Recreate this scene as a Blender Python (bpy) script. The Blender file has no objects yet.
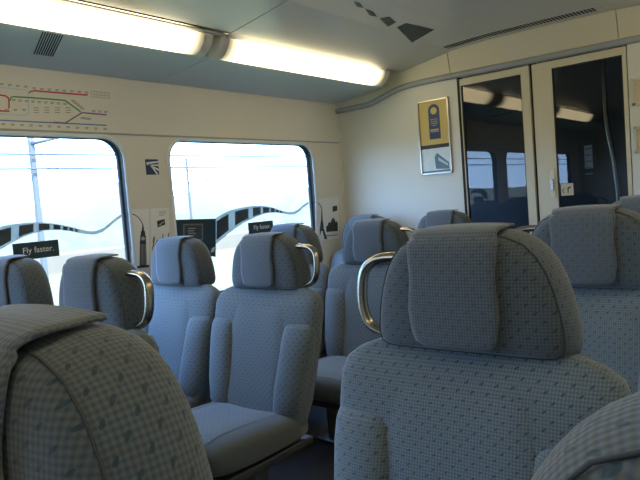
import bpy, bmesh, math, random
from mathutils import Vector, Matrix
random.seed(7)
sc = bpy.context.scene
C = sc.collection
PI = math.pi
sin, cos, rad = math.sin, math.cos, math.radians

# ------------------------------------------------------------------ camera
EYE = Vector((0, 0, 1.26))
FPX = 622.0
TH, PH, RO = rad(39.0), rad(3.54), rad(4.5)
Fw = Vector((-sin(TH) * cos(PH), cos(TH) * cos(PH), -sin(PH)))
Rt = Vector((cos(TH), sin(TH), 0))
Up = Rt.cross(Fw)
R2 = Rt * cos(RO) - Up * sin(RO)
U2 = Rt * sin(RO) + Up * cos(RO)
cd = bpy.data.cameras.new('camera')
cam = bpy.data.objects.new('camera', cd)
C.objects.link(cam)
cam.matrix_world = Matrix(((R2.x, U2.x, -Fw.x, EYE.x), (R2.y, U2.y, -Fw.y, EYE.y), (R2.z, U2.z, -Fw.z, EYE.z), (0, 0, 0, 1)))
cd.sensor_fit = 'HORIZONTAL'; cd.sensor_width = 36.0; cd.lens = FPX / 640 * 36
cd.clip_start = 0.02; cd.clip_end = 2000
sc.camera = cam


def ray(px, py):
    return Fw * FPX + R2 * (px - 320) + U2 * (240 - py)


def onx(px, py, X):
    d = ray(px, py); return EYE + d * (X - EYE.x) / d.x


def ony(px, py, Y):
    d = ray(px, py); return EYE + d * (Y - EYE.y) / d.y


def onz(px, py, Z):
    d = ray(px, py); return EYE + d * (Z - EYE.z) / d.z


# ------------------------------------------------------------------ materials
M = {}


def mat(name, col, rough=0.6, metal=0.0, spec=0.5, noise=0.0, nscale=8.0, bump=0.0, bscale=200.0, coat=0.0):
    m = bpy.data.materials.new(name); m.use_nodes = True
    nt = m.node_tree; b = nt.nodes['Principled BSDF']
    b.inputs['Base Color'].default_value = (*col, 1)
    b.inputs['Roughness'].default_value = rough
    b.inputs['Metallic'].default_value = metal
    b.inputs['Specular IOR Level'].default_value = spec
    b.inputs['Coat Weight'].default_value = coat
    tc = nt.nodes.new('ShaderNodeTexCoord')
    if noise:
        n = nt.nodes.new('ShaderNodeTexNoise'); n.inputs['Scale'].default_value = nscale
        n.inputs['Detail'].default_value = 4
        nt.links.new(tc.outputs['Object'], n.inputs['Vector'])
        mx = nt.nodes.new('ShaderNodeMix'); mx.data_type = 'RGBA'
        mx.inputs['A'].default_value = (*[c * (1 - noise) for c in col], 1)
        mx.inputs['B'].default_value = (*[min(1, c * (1 + noise)) for c in col], 1)
        nt.links.new(n.outputs['Fac'], mx.inputs['Factor'])
        nt.links.new(mx.outputs['Result'], b.inputs['Base Color'])
    if bump:
        n2 = nt.nodes.new('ShaderNodeTexNoise'); n2.inputs['Scale'].default_value = bscale
        nt.links.new(tc.outputs['Object'], n2.inputs['Vector'])
        bp = nt.nodes.new('ShaderNodeBump'); bp.inputs['Strength'].default_value = bump
        bp.inputs['Distance'].default_value = 0.002
        nt.links.new(n2.outputs['Fac'], bp.inputs['Height'])
        nt.links.new(bp.outputs['Normal'], b.inputs['Normal'])
    M[name] = m
    return m


def emis(name, col, s):
    m = bpy.data.materials.new(name); m.use_nodes = True
    nt = m.node_tree; b = nt.nodes['Principled BSDF']
    b.inputs['Base Color'].default_value = (.8, .8, .78, 1)
    b.inputs['Emission Color'].default_value = (*col, 1)
    b.inputs['Emission Strength'].default_value = s
    M[name] = m
    return m


def glass(name, tint, ior, rough=0.0):
    m = bpy.data.materials.new(name); m.use_nodes = True
    nt = m.node_tree; nt.nodes.clear()
    o = nt.nodes.new('ShaderNodeOutputMaterial')
    t = nt.nodes.new('ShaderNodeBsdfTransparent'); t.inputs['Color'].default_value = (*tint, 1)
    g = nt.nodes.new('ShaderNodeBsdfGlossy'); g.inputs['Roughness'].default_value = rough
    # Schlick reflectance, the same from both sides of the pane
    lw = nt.nodes.new('ShaderNodeLayerWeight'); lw.inputs['Blend'].default_value = .5
    p5 = nt.nodes.new('ShaderNodeMath'); p5.operation = 'POWER'; p5.inputs[1].default_value = 5.0
    nt.links.new(lw.outputs['Facing'], p5.inputs[0])
    f0 = ((ior - 1) / (ior + 1)) ** 2
    f = nt.nodes.new('ShaderNodeMath'); f.operation = 'MULTIPLY_ADD'; f.inputs[1].default_value = 1 - f0; f.inputs[2].default_value = f0
    nt.links.new(p5.outputs[0], f.inputs[0])
    mx = nt.nodes.new('ShaderNodeMixShader')
    nt.links.new(f.outputs[0], mx.inputs[0]); nt.links.new(t.outputs[0], mx.inputs[1])
    nt.links.new(g.outputs[0], mx.inputs[2]); nt.links.new(mx.outputs[0], o.inputs[0])
    M[name] = m
    return m


def fabric(name, dark, light, dot, cell=0.0063, du=.031, dv=.0155, ds=1.0, dots=1.0, uv=False):
    """woven moquette: a fine check, with small slanted leaf-shaped dashes in staggered rows"""
    m = bpy.data.materials.new(name); m.use_nodes = True
    nt = m.node_tree; L = nt.links.new; N = nt.nodes.new
    b = nt.nodes['Principled BSDF']
    b.inputs['Roughness'].default_value = 0.95
    b.inputs['Specular IOR Level'].default_value = 0.15
    b.inputs['Sheen Weight'].default_value = 0.25
    b.inputs['Sheen Roughness'].default_value = 0.6
    tc = N('ShaderNodeTexCoord')
    so = N('ShaderNodeSeparateXYZ'); L(tc.outputs['Object'], so.inputs[0])
    sn = N('ShaderNodeSeparateXYZ'); L(tc.outputs['Normal'], sn.inputs[0])

    def mth(op, a, bb=None, c=None):
        n = N('ShaderNodeMath'); n.operation = op
        for i, v in enumerate((a, bb, c)):
            if v is None: continue
            if isinstance(v, (int, float)): n.inputs[i].default_value = v
            else: L(v, n.inputs[i])
        return n.outputs[0]
    ax, ay, az = (mth('ABSOLUTE', sn.outputs[i]) for i in range(3))
    xdom = mth('GREATER_THAN', ax, 0.72)
    zdom = mth('GREATER_THAN', az, 0.72)

    def sel(f, a, bb):                       # f ? bb : a
        return mth('ADD', mth('MULTIPLY', a, mth('SUBTRACT', 1.0, f)), mth('MULTIPLY', bb, f))
    u = sel(xdom, so.outputs[0], so.outputs[1])
    v = sel(zdom, so.outputs[2], so.outputs[1])
    if uv:                                   # cloth laid out along the panel and the side band
        su_ = N('ShaderNodeSeparateXYZ'); L(tc.outputs['UV'], su_.inputs[0]); u, v = su_.outputs[0], su_.outputs[1]
    k = 2 * PI / cell
    su = mth('SINE', mth('MULTIPLY', u, k)); sv = mth('SINE', mth('MULTIPLY', v, k))
    w = mth('ADD', mth('MULTIPLY', mth('ADD', su, sv), 0.25), 0.5)
    nz = N('ShaderNodeTexNoise'); nz.inputs['Scale'].default_value = 260; nz.inputs['Detail'].default_value = 3
    L(tc.outputs['Object'], nz.inputs['Vector'])
    w2 = mth('ADD', w, mth('MULTIPLY', mth('SUBTRACT', nz.outputs['Fac'], 0.5), 0.5))
    mx = N('ShaderNodeMix'); mx.data_type = 'RGBA'; mx.clamp_factor = True
    mx.inputs['A'].default_value = (*dark, 1); mx.inputs['B'].default_value = (*light, 1)
    L(w2, mx.inputs['Factor'])
    # warmer threads on every second column
    s2 = mth('SINE', mth('ADD', mth('MULTIPLY', u, k), 1.2))
    wm = N('ShaderNodeMix'); wm.data_type = 'RGBA'; wm.blend_type = 'MULTIPLY'; wm.clamp_factor = True
    wm.inputs['B'].default_value = (1.12, 1.0, 0.78, 1)
    L(mth('MULTIPLY', mth('GREATER_THAN', s2, 0.2), 0.8), wm.inputs['Factor']); L(mx.outputs['Result'], wm.inputs['A'])
    # dashes
    U = mth('DIVIDE', u, du); V = mth('DIVIDE', v, dv)
    row = mth('FLOOR', V)
    odd = mth('MULTIPLY', mth('FLOORED_MODULO', row, 2.0), 0.5)
    fu = mth('MULTIPLY', mth('SUBTRACT', mth('FRACT', mth('ADD', U, odd)), 0.5), du)
    fv = mth('MULTIPLY', mth('SUBTRACT', mth('FRACT', V), 0.5), dv)
    a_ = mth('ADD', mth('MULTIPLY', fu, 0.8), mth('MULTIPLY', fv, 0.6))
    b_ = mth('SUBTRACT', mth('MULTIPLY', fv, 0.8), mth('MULTIPLY', fu, 0.6))
    d = mth('ADD', mth('POWER', mth('DIVIDE', a_, 0.0058 * ds), 2.0), mth('POWER', mth('DIVIDE', b_, 0.0026 * ds), 2.0))
    inside = mth('LESS_THAN', mth('ADD', d, mth('MULTIPLY', nz.outputs['Fac'], 0.6)), 1.35)
    dm = N('ShaderNodeMix'); dm.data_type = 'RGBA'
    dm.inputs['B'].default_value = (*dot, 1)
    L(mth('MULTIPLY', inside, dots), dm.inputs['Factor']); L(wm.outputs['Result'], dm.inputs['A'])
    L(dm.outputs['Result'], b.inputs['Base Color'])
    bp = N('ShaderNodeBump'); bp.inputs['Strength'].default_value = 0.35; bp.inputs['Distance'].default_value = 0.0015
    L(mth('SUBTRACT', w2, mth('MULTIPLY', inside, 0.4)), bp.inputs['Height'])
    L(bp.outputs['Normal'], b.inputs['Normal'])
    M[name] = m
    return m


mat('cream_wall', (.72, .70, .61), .55, noise=.03, nscale=3)
mat('bulkhead', (.63, .63, .56), .5, noise=.03, nscale=3)
mat('header_cream', (.62, .57, .42), .45, noise=.03, nscale=3)
mat('door_cream', (.60, .55, .40), .45, noise=.03, nscale=5)
mat('ceiling', (.56, .565, .545), .22, noise=.03, nscale=2)
mat('cove', (.55, .63, .66), .4, noise=.02)
mat('carpet', (.035, .04, .05), .95, noise=.3, nscale=60, bump=.4)
mat('rubber', (.012, .018, .022), .5)
mat('black_gap', (.008, .008, .009), .7)
mat('grey_trim', (.33, .36, .37), .4)
mat('pale_trim', (.72, .78, .80), .35)
mat('dark_plastic', (.05, .055, .06), .5)
mat('shell', (.14, .15, .16), .5, bump=.2)
mat('steel', (.42, .40, .36), .3, metal=1.0)
mat('chrome', (.40, .36, .29), .27, metal=1.0)
mat('aluminium', (.5, .48, .42), .35, metal=1.0)
mat('piping', (.055, .068, .08), .95)
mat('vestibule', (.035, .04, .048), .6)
mat('gold', (.58, .45, .16), .5, noise=.06, nscale=30)
mat('navy', (.02, .05, .14), .5)
mat('deep_teal', (.015, .045, .06), .35)
mat('paper', (.80, .82, .80), .6)
mat('white', (.82, .83, .82), .6)
mat('buff', (.55, .49, .33), .6, noise=.1, nscale=60)
mat('ink', (.03, .035, .04), .6)
mat('lightblue_print', (.42, .56, .66), .5)
mat('skyprint', (.62, .72, .78), .5, noise=.15, nscale=20)
mat('train_print', (.10, .19, .26), .5)
mat('picture', (.035, .06, .075), .35, noise=.6, nscale=40)
mat('picture_ceiling', (.012, .038, .050), .4, spec=.2, noise=.8, nscale=18)
mat('line_red', (.55, .05, .05), .6)
mat('line_green', (.07, .27, .09), .6)
mat('line_blue', (.12, .24, .48), .6)
mat('line_pale_blue', (.42, .60, .70), .6)
mat('line_purple', (.22, .10, .33), .6)
mat('mark_grey', (.20, .20, .19), .6)
mat('line_grey', (.40, .41, .38), .6)
mat('tube_end', (.75, .72, .62), .5)
mat('concrete', (.105, .098, .075), .8, noise=.1, nscale=.5)
mat('galvanised', (.055, .065, .065), .6)
mat('grass', (.098, .104, .034), .95, noise=.35, nscale=.12)
mat('foliage', (.075, .085, .058), .95, noise=.4, nscale=.6)
mat('hill', (.10, .10, .08), 1.0, noise=.2, nscale=.02)
fabric('moquette', (.055, .072, .092), (.112, .138, .162), (.014, .048, .066), ds=.85, dots=.75, uv=True)
fabric('moquette_panel', (.086, .115, .143), (.188, .232, .262), (.016, .062, .085), du=.028, dv=.0135, ds=.68, dots=.75)
fabric('moquette_back', (.08, .107, .134), (.175, .216, .245), (.016, .055, .075), ds=.8, dots=.75)
fabric('cover_cloth', (.064, .082, .108), (.142, .168, .198), (.04, .065, .08), ds=.8, dots=.55)
glass('window_glass', (.93, .96, .97), 1.45)
glass('door_glass', (.46, .52, .58), 1.62)


def film(name, col, see):
    """printed window film: some light comes through it"""
    m = mat(name, col, .4); nt = m.node_tree
    o = nt.nodes['Material Output']; b = nt.nodes['Principled BSDF']
    t = nt.nodes.new('ShaderNodeBsdfTransparent'); t.inputs['Color'].default_value = (.75, .92, 1, 1)
    mx = nt.nodes.new('ShaderNodeMixShader'); mx.inputs[0].default_value = see
    nt.links.new(b.outputs[0], mx.inputs[1]); nt.links.new(t.outputs[0], mx.inputs[2]); nt.links.new(mx.outputs[0], o.inputs[0])


film('band_grey', (.60, .64, .66), .42)
film('picture_film', (.04, .06, .075), .012)


def lamp_material():
    """diffuser lit by the tube inside it: the tube stops short of the cover's ends"""
    m = bpy.data.materials.new('lamp_diffuser'); m.use_nodes = True
    nt = m.node_tree; L = nt.links.new; b = nt.nodes['Principled BSDF']
    b.inputs['Base Color'].default_value = (.75, .72, .62, 1)
    b.inputs['Emission Color'].default_value = (1.0, .82, .48, 1)
    tc = nt.nodes.new('ShaderNodeTexCoord'); s = nt.nodes.new('ShaderNodeSeparateXYZ')
    L(tc.outputs['Object'], s.inputs[0])
    a = nt.nodes.new('ShaderNodeMath'); a.operation = 'ABSOLUTE'; L(s.outputs[1], a.inputs[0])
    r = nt.nodes.new('ShaderNodeMapRange'); r.interpolation_type = 'SMOOTHSTEP'
    r.inputs['From Min'].default_value = .53; r.inputs['From Max'].default_value = .73
    r.inputs['To Min'].default_value = LAMP; r.inputs['To Max'].default_value = 0.15
    L(a.outputs[0], r.inputs['Value']); L(r.outputs[0], b.inputs['Emission Strength'])
    M['lamp'] = m


LAMP = 7.0
lamp_material()


# ------------------------------------------------------------------ mesh helpers
class MB:
    def __init__(s): s.bm = bmesh.new()

    def box(s, a, b):
        (x0, y0, z0), (x1, y1, z1) = a, b
        vs = [s.bm.verts.new(p) for p in ((x0, y0, z0), (x1, y0, z0), (x1, y1, z0), (x0, y1, z0), (x0, y0, z1), (x1, y0, z1), (x1, y1, z1), (x0, y1, z1))]
        for f in ((3, 2, 1, 0), (4, 5, 6, 7), (0, 1, 5, 4), (1, 2, 6, 5), (2, 3, 7, 6), (3, 0, 4, 7)):
            s.bm.faces.new([vs[i] for i in f])
        return s

    def poly(s, pts):
        s.bm.faces.new([s.bm.verts.new(p) for p in pts]); return s

    def prism(s, pts, off):
        """closed prism: outline pts pushed by the vector off"""
        off = Vector(off); n = len(pts)
        a = [s.bm.verts.new(p) for p in pts]; b = [s.bm.verts.new(Vector(p) + off) for p in pts]
        s.bm.faces.new(a); s.bm.faces.new(b[::-1])
        for i in range(n):
            s.bm.faces.new((a[i], b[i], b[(i + 1) % n], a[(i + 1) % n]))
        return s

    def loft(s, rings, cap=True, closed=True):
        vr = [[s.bm.verts.new(p) for p in r] for r in rings]
        n = len(rings[0])
        for i in range(len(vr) - 1):
            for j in range(n if closed else n - 1):
                k = (j + 1) % n
                s.bm.faces.new((vr[i][j], vr[i][k], vr[i + 1][k], vr[i + 1][j]))
        if cap and closed:
            s.bm.faces.new(vr[0][::-1]); s.bm.faces.new(vr[-1])
        return s

    def tube(s, pts, r, n=8, ry=None):
        pts = [Vector(p) for p in pts]
        rings = []; ref = None
        for i, p in enumerate(pts):
            t = (pts[min(i + 1, len(pts) - 1)] - pts[max(i - 1, 0)]).normalized()
            if ref is None:
                ref = Vector((0, 1, 0)) if abs(t.y) < .9 else Vector((1, 0, 0))
            b = t.cross(ref).normalized(); c = b.cross(t).normalized(); ref = c
            rings.append([p + b * (r * cos(2 * PI * k / n)) + c * ((ry or r) * sin(2 * PI * k / n)) for k in range(n)])
        return s.loft(rings)

    def build(s, name, material, parent=None, smooth=True, sub=0, bevel=0, solid=0, angle=None):
        bmesh.ops.recalc_face_normals(s.bm, faces=s.bm.faces)
        me = bpy.data.meshes.new(name); s.bm.to_mesh(me); s.bm.free()
        me.materials.append(M[material] if isinstance(material, str) else material)
        o = bpy.data.objects.new(name, me); C.objects.link(o)
        if parent: o.parent = parent
        if solid:
            md = o.modifiers.new('solid', 'SOLIDIFY'); md.thickness = solid; md.offset = 1
        if bevel:
            md = o.modifiers.new('bevel', 'BEVEL'); md.width = bevel; md.segments = 3; md.limit_method = 'ANGLE'
        if sub:
            md = o.modifiers.new('sub', 'SUBSURF'); md.levels = sub; md.render_levels = sub
        if smooth:
            for p in me.polygons: p.use_smooth = True
        return o


def tag(o, label=None, cat=None, group=None, kind=None):
    if label: o['label'] = label
    if cat: o['category'] = cat
    if group: o['group'] = group
    if kind: o['kind'] = kind
    return o


def empty(name, loc, label=None, cat=None, group=None, kind=None):
    o = bpy.data.objects.new(name, None); C.objects.link(o); o.location = loc; o.empty_display_size = .1
    return tag(o, label, cat, group, kind)


def struct(o):
    o['kind'] = 'structure'; return o


def children(o): return [x for x in C.objects if x.parent == o]


def copy_tree(o, parent=None):
    c = o.copy(); C.objects.link(c)
    if parent: c.parent = parent
    for ch in children(o): copy_tree(ch, c)
    return c


def smooth_path(pts, n=8):
    """Catmull-Rom through pts"""
    P = [Vector(p) for p in pts]; P = [P[0] * 2 - P[1]] + P + [P[-1] * 2 - P[-2]]
    out = []
    for i in range(1, len(P) - 2):
        for k in range(n):
            t = k / n
            out.append(.5 * ((2 * P[i]) + (P[i + 1] - P[i - 1]) * t + (2 * P[i - 1] - 5 * P[i] + 4 * P[i + 1] - P[i + 2]) * t * t + (3 * P[i] - P[i - 1] - 3 * P[i + 1] + P[i + 2]) * t ** 3))
    out.append(P[-2]); return out


def interp(tab, z):
    for (z0, a), (z1, b) in zip(tab, tab[1:]):
        if z <= z1:
            t = max(0, (z - z0) / (z1 - z0)); return a + (b - a) * t
    return tab[-1][1]


# ------------------------------------------------------------------ the car body
XL, XR = -2.85, 0.36            # side walls
YB, YE = -2.2, 3.85             # back of the modelled saloon, end bulkhead
XC = (XL + XR) / 2
ZWT = 2.0                        # wall top
WZ0, WZ1, WR = 0.75, 1.668, 0.11
XG = XL - 0.028                  # glass plane

MB().box((XL - .12, YB - .1, -.08), (XR + .12, 5.5, 0)).build('floor', 'carpet', smooth=False)
struct(bpy.data.objects['floor'])

wins = [(-1.75, -.62), (-.34, .66), (.94, 1.932), (2.235, 3.50), (4.3, 4.95)]


def rrect(y0, y1, z0, z1, r, n=8):
    """rounded rectangle in y,z, four arcs in order"""
    arcs = []
    for (cy, cz, a0) in ((y1 - r, z1 - r, 0), (y0 + r, z1 - r, PI / 2), (y0 + r, z0 + r, PI), (y1 - r, z0 + r, 1.5 * PI)):
        arcs.append([(cy + r * cos(a0 + PI / 2 * k / n), cz + r * sin(a0 + PI / 2 * k / n)) for k in range(n + 1)])
    return arcs


def wall_with_windows(X, sgn, name, material):
    mb = MB(); bm = mb.bm
    edges = [YB] + [(wins[i][1] + wins[i + 1][0]) / 2 for i in range(len(wins) - 1)] + [YE + 1.6]
    for (y0, y1), a, b in zip(wins, edges, edges[1:]):
        arcs = rrect(y0, y1, WZ0, WZ1, WR)
        oc = [(b, ZWT + .3), (a, ZWT + .3), (a, 0), (b, 0)]
        ov = [bm.verts.new((X, *p)) for p in oc]
        av = [[bm.verts.new((X, *p)) for p in arc] for arc in arcs]
        for i in range(4):
            for k in range(len(av[i]) - 1):
                bm.faces.new((ov[i], av[i][k], av[i][k + 1]))
            j = (i + 1) % 4
            bm.faces.new((ov[i], av[i][-1], av[j][0], ov[j]))
    return mb.build(name, material, smooth=False, solid=0)


wl = struct(wall_with_windows(XL, 1, 'wall_left', 'cream_wall'))
wn = 0
for i, (y0, y1) in enumerate(wins):
    if i < 1: pass
    t = empty('window_%d' % (i + 1), (XL, (y0 + y1) / 2, WZ0)); struct(t)
    off = -Vector(t.location)

    def ring(r_in, X): return [Vector((X, y, z)) + off for arc in rrect(y0 + r_in, y1 - r_in, WZ0 + r_in, WZ1 - r_in * (.3 if r_in > 0 else 1), WR - r_in * .6) for (y, z) in arc]
    m = MB(); m.loft([ring(0, XL), ring(.003, XL - .012), ring(.004, XG + .004), ring(.011, XG + .004), ring(.011, XG - .02)], cap=False)
    m.build('rubber_gasket', 'rubber', t)
    m = MB(); m.loft([ring(-.020, XL), ring(-.018, XL + .007), ring(-.002, XL + .007), ring(0, XL)], cap=False)
    m.build('window_frame', 'pale_trim', t)
    g = MB(); g.poly(ring(.012, XG)); g.build('glass_pane', 'window_glass', t, smooth=False)

struct(MB().box((XR, YB - .1, 0), (XR + .06, YE + 1.6, ZWT + .3)).build('wall_right', 'cream_wall', smooth=False))
struct(MB().box((XL - .1, YB - .06, 0), (XR + .06, YB, ZWT + .3)).build('wall_back', 'bulkhead', smooth=False))

# wall ledge line above the windows
struct(MB().box((XL, YB, 1.688), (XL + .006, YE, 1.697)).build('trim_1', 'grey_trim', smooth=False))

# cove panels under the lamps: from the wall out to the lower lip of the lamps
COVE = [(XL, 1.985), (-2.39, 2.031)]
JY = 2.19                       # a joint across ceiling and cove
cove_obs = []


def mirror(x): return 2 * XC - x


for side, sg in (('left', 0), ('right', 1)):
    mb = MB()
    for (a, b) in ((YB, JY - .003), (JY + .003, 3.84)):
        pts = [(x, a, z) for x, z in COVE] + [(-2.39, a, 2.06), (XL, a, 2.06)]
        if sg: pts = [(mirror(p[0]), p[1], p[2]) for p in pts]
        mb.prism(pts, (0, b - a, 0))
    o = mb.build('ceiling_cove_' + side, 'cove', smooth=False); struct(o)
    # dark housing behind the lamps
    mb = MB()
    x0, x1 = -2.48, -2.15
    if sg: x0, x1 = mirror(x1), mirror(x0)
    mb.box((x0, YB, 2.20), (x1, YE, 2.22))
    struct(mb.build('ceiling_lamp_housing_' + side, 'black_gap', smooth=False))

# ceiling: gently crowned panels with joints, open slot beside the lamps
prof = [(-2.251, 2.112), (-2.05, 2.143), (-1.85, 2.174), (-1.6, 2.188), (XC, 2.19)]
prof = prof + [(mirror(x), z) for x, z in prof[-2::-1]]      # symmetric about the middle of the car
mb = MB()
joints = [YB, -1.4, .35, JY, 3.83]
for a, b in zip(joints, joints[1:]):
    for i in range(len(prof) - 1):
        (xa, za), (xb, zb) = prof[i], prof[i + 1]
        if i == 0 and b <= JY: xa, za = -2.228, 2.116
        mb.prism([(xa, a + .003, za), (xb, a + .003, zb), (xb, a + .003, zb + .012), (xa, a + .003, za + .012)], (0, b - a - .006, 0))
ce = struct(mb.build('ceiling', 'ceiling', smooth=False))
struct(MB().box((XL - .1, YB - .1, 2.28), (XR + .1, 5.5, 2.30)).build('ceiling_roof', 'black_gap', smooth=False))
struct(MB().prism([(-2.290, YB, 2.105), (-2.262, YB, 2.110), (-2.262, YB, 2.118), (-2.290, YB, 2.113)], (0, JY - YB - .01, 0)).build('ceiling_lip', 'ceiling', smooth=False))
# hinged filler strip that closes the slot beside the second lamp
struct(MB().prism([(-2.282, JY + .01, 2.107), (-2.248, JY + .01, 2.112), (-2.248, JY + .01, 2.119), (-2.282, JY + .01, 2.115)], (0, 1.45, 0)).build('ceiling_strip', 'ceiling', smooth=False))

# lamps: curved diffuser from lower lip to upper lip
LA = [(-2.312, 2.006), (-2.297, 1.996), (-2.272, 1.996), (-2.243, 2.010), (-2.219, 2.036), (-2.206, 2.064), (-2.205, 2.088), (-2.26, 2.12), (-2.32, 2.10), (-2.335, 2.04)]
LA = [(x * 1.035, 1.26 + (z - 1.26) * 1.035) for x, z in LA]


def lamp(yc, sg, label):
    t = empty('ceiling_lamp', (mirror(-2.35) if sg else -2.35, yc, 2.04), label, 'lamp', 'strip lamps along the ceiling edges')
    def P(x, y, z):
        x = (mirror(x) if sg else x)
        return Vector((x, y, z)) - t.location
    hl = .75
    m = MB(); m.loft([[P(x, yc + y, z) for x, z in LA] for y in (-hl, -hl * .6, 0, hl * .6, hl)])
    m.build('diffuser', M['lamp'], t)
    for s in (-1, 1):
        m = MB()
        c = (-2.35, 2.083)
        m.loft([[P(c[0] + (x - c[0]) * q, yc + s * y, c[1] + (z - c[1]) * q) for x, z in LA] for y, q in ((hl - .03, 1.04), (hl + .02, 1.04), (hl + .028, .95))])
        m.build('end_cap', 'tube_end', t)


lamp(2.945, 0, 'glowing strip lamp over the second window, ending at the end wall')
lamp(1.345, 0, 'glowing strip lamp above the route map and the first window')
lamp(-.25, 0, 'glowing strip lamp behind the first seats, over the left wall')

lamp(2.945, 1, 'glowing strip lamp over the right wall, at the end wall')
lamp(1.345, 1, 'glowing strip lamp over the right wall, beside the large near seat')
lamp(-.25, 1, 'glowing strip lamp over the right wall, nearest the back')

# ------------------------------------------------------------------ end bulkhead
DX0, DX1, DZ = -1.855, -.822, 2.0
mb = MB()
mb.box((XL, YE, 0), (DX0, YE + .05, 2.02)); mb.box((DX1, YE, 0), (XR, YE + .05, 2.02))
struct(mb.build('wall_end', 'bulkhead', smooth=False))
# header panels above the rail, in three lengths
mb = MB()
for a, b in ((XL, -1.893), (-1.889, -.862), (-.858, XR)):
    mb.prism([(a, YE, 2.0), (a, YE - .04, 2.18), (a, YE - .04, 2.27), (a, YE + .1, 2.27), (a, YE + .1, 2.0)], (b - a, 0, 0))
struct(mb.build('wall_header', 'header_cream', smooth=False))
# grey rail following the cove and running above the doors
pp = smooth_path([(-2.85, YE - .008, 1.93), (-2.72, YE - .01, 1.932), (-2.55, YE - .01, 1.937), (-2.44, YE - .01, 1.965), (-2.3, YE - .01, 2.003), (-2.15, YE - .01, 2.016), (-1.9, YE - .01, 2.017), (-1.2, YE - .01, 2.012), (-.6, YE - .01, 2.012), (.34, YE - .01, 2.012)], 6)
struct(MB().tube(pp, .020, 10).build('trim_2', 'grey_trim'))
# corner cove strip left
struct(MB().box((XL, YE - .012, 0), (XL + .012, YE, 1.93)).build('trim_3', 'cream_wall', smooth=False))


def door_leaf(name, x0, x1, sl, sr, label):
    t = empty(name, ((x0 + x1) / 2, YE + .02, .02)); struct(t)
    o = -t.location
    y0, y1 = YE + .004, YE + .034
    m = MB()
    for a, b in (((x0, .02), (x0 + sl, DZ - .012)), ((x1 - sr, .02), (x1, DZ - .012)), ((x0 + sl, 1.945), (x1 - sr, DZ - .012)), ((x0 + sl, .02), (x1 - sr, .16))):
        m.box(Vector((a[0], y0, a[1])) + o, Vector((b[0], y1, b[1])) + o)
    m.build('leaf_frame', 'door_cream', t, smooth=False)
    m = MB()
    gx0, gx1 = x0 + sl, x1 - sr
    for a, b in (((gx0, .16), (gx0 + .006, 1.945)), ((gx1 - .006, .16), (gx1, 1.945)), ((gx0, 1.939), (gx1, 1.945))):
        m.box(Vector((a[0], y0 + .004, a[1])) + o, Vector((b[0], y1 - .004, b[1])) + o)
    m.build('rubber_gasket', 'rubber', t, smooth=False)
    m = MB(); m.poly([Vector(p) + o for p in ((gx0, y0 + .012, .16), (gx1, y0 + .012, .16), (gx1, y0 + .012, 1.945), (gx0, y0 + .012, 1.945))])
    m.build('glass_pane', 'door_glass', t, smooth=False)
    return t


d1 = door_leaf('door_1', -1.838, -1.378, .006, .050, 'l')
d2 = door_leaf('door_2', -1.358, -.828, .118, .022, 'r')
# dark frame behind the leaves
mb = MB()
mb.box((DX0, YE + .036, 0), (DX0 + .02, YE + .05, 2.0)); mb.box((DX1 - .02, YE + .036, 0), (DX1, YE + .05, 2.0)); mb.box((-1.39, YE + .036, 0), (-1.345, YE + .05, 2.0))
mb.box((DX0, YE + .001, 0), (DX0 + .015, YE + .036, 2.0))
struct(mb.build('trim_4', 'black_gap', smooth=False))
# latch on the right leaf
o = -d2.location
lk = MB().box(Vector((-1.285, YE - .004, 1.17)) + o, Vector((-1.25, YE + .004, 1.345)) + o).build('latch_plate', 'header_cream', d2, smooth=False, bevel=.003)
MB().box(Vector((-1.277, YE - .014, 1.215)) + o, Vector((-1.258, YE - .004, 1.285)) + o).build('latch_handle', 'steel', lk, smooth=False, bevel=.003)

# vestibule beyond the doors
VY = 5.3
mb = MB()
wx0, wx1, wz0, wz1 = -1.93, -1.73, .95, 1.52          # pane of the gangway door
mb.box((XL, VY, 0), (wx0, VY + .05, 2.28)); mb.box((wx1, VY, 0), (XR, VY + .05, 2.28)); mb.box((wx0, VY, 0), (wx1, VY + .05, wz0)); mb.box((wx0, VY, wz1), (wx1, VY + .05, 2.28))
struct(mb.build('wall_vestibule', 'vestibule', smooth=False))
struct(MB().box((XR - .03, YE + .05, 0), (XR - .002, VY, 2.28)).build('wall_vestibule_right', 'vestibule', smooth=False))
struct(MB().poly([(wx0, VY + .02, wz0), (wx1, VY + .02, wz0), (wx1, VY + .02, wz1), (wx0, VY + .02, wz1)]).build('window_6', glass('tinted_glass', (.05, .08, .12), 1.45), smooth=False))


# ------------------------------------------------------------------ seats
def sup(t, n):
    c, s = cos(t), sin(t)
    return math.copysign(abs(c) ** (2 / n), c), math.copysign(abs(s) ** (2 / n), s)


NR = 40
SLOPE = .22


def back_y(z): return -.062 - (0.93 - z) * SLOPE - .05 * max(0, (.62 - z))


BW = [(.36, .255), (.42, .272), (.55, .287), (.70, .300), (.80, .306), (.86, .305), (.895, .293), (.917, .262), (.932, .22), (.938, .15)]


def backrest_mesh():
    rings = []
    for z, w in BW:
        d = .062 if z < .87 else .062 * max(.35, (0.952 - z) / .082)
        r = []
        for k in range(NR):
            cx, cy = sup(2 * PI * k / NR, 3.2)
            x = cx * w; y = cy * d
            if cy < 0:
                e = abs(x) / max(w, .01)
                y += .016 * (1 - e * e) * min(1, (w / .25)) - .008      # shallow hollow across the middle
            r.append(Vector((x, back_y(z) + .055 + y, z)))
        rings.append(r)
    return MB().loft(rings)


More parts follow.
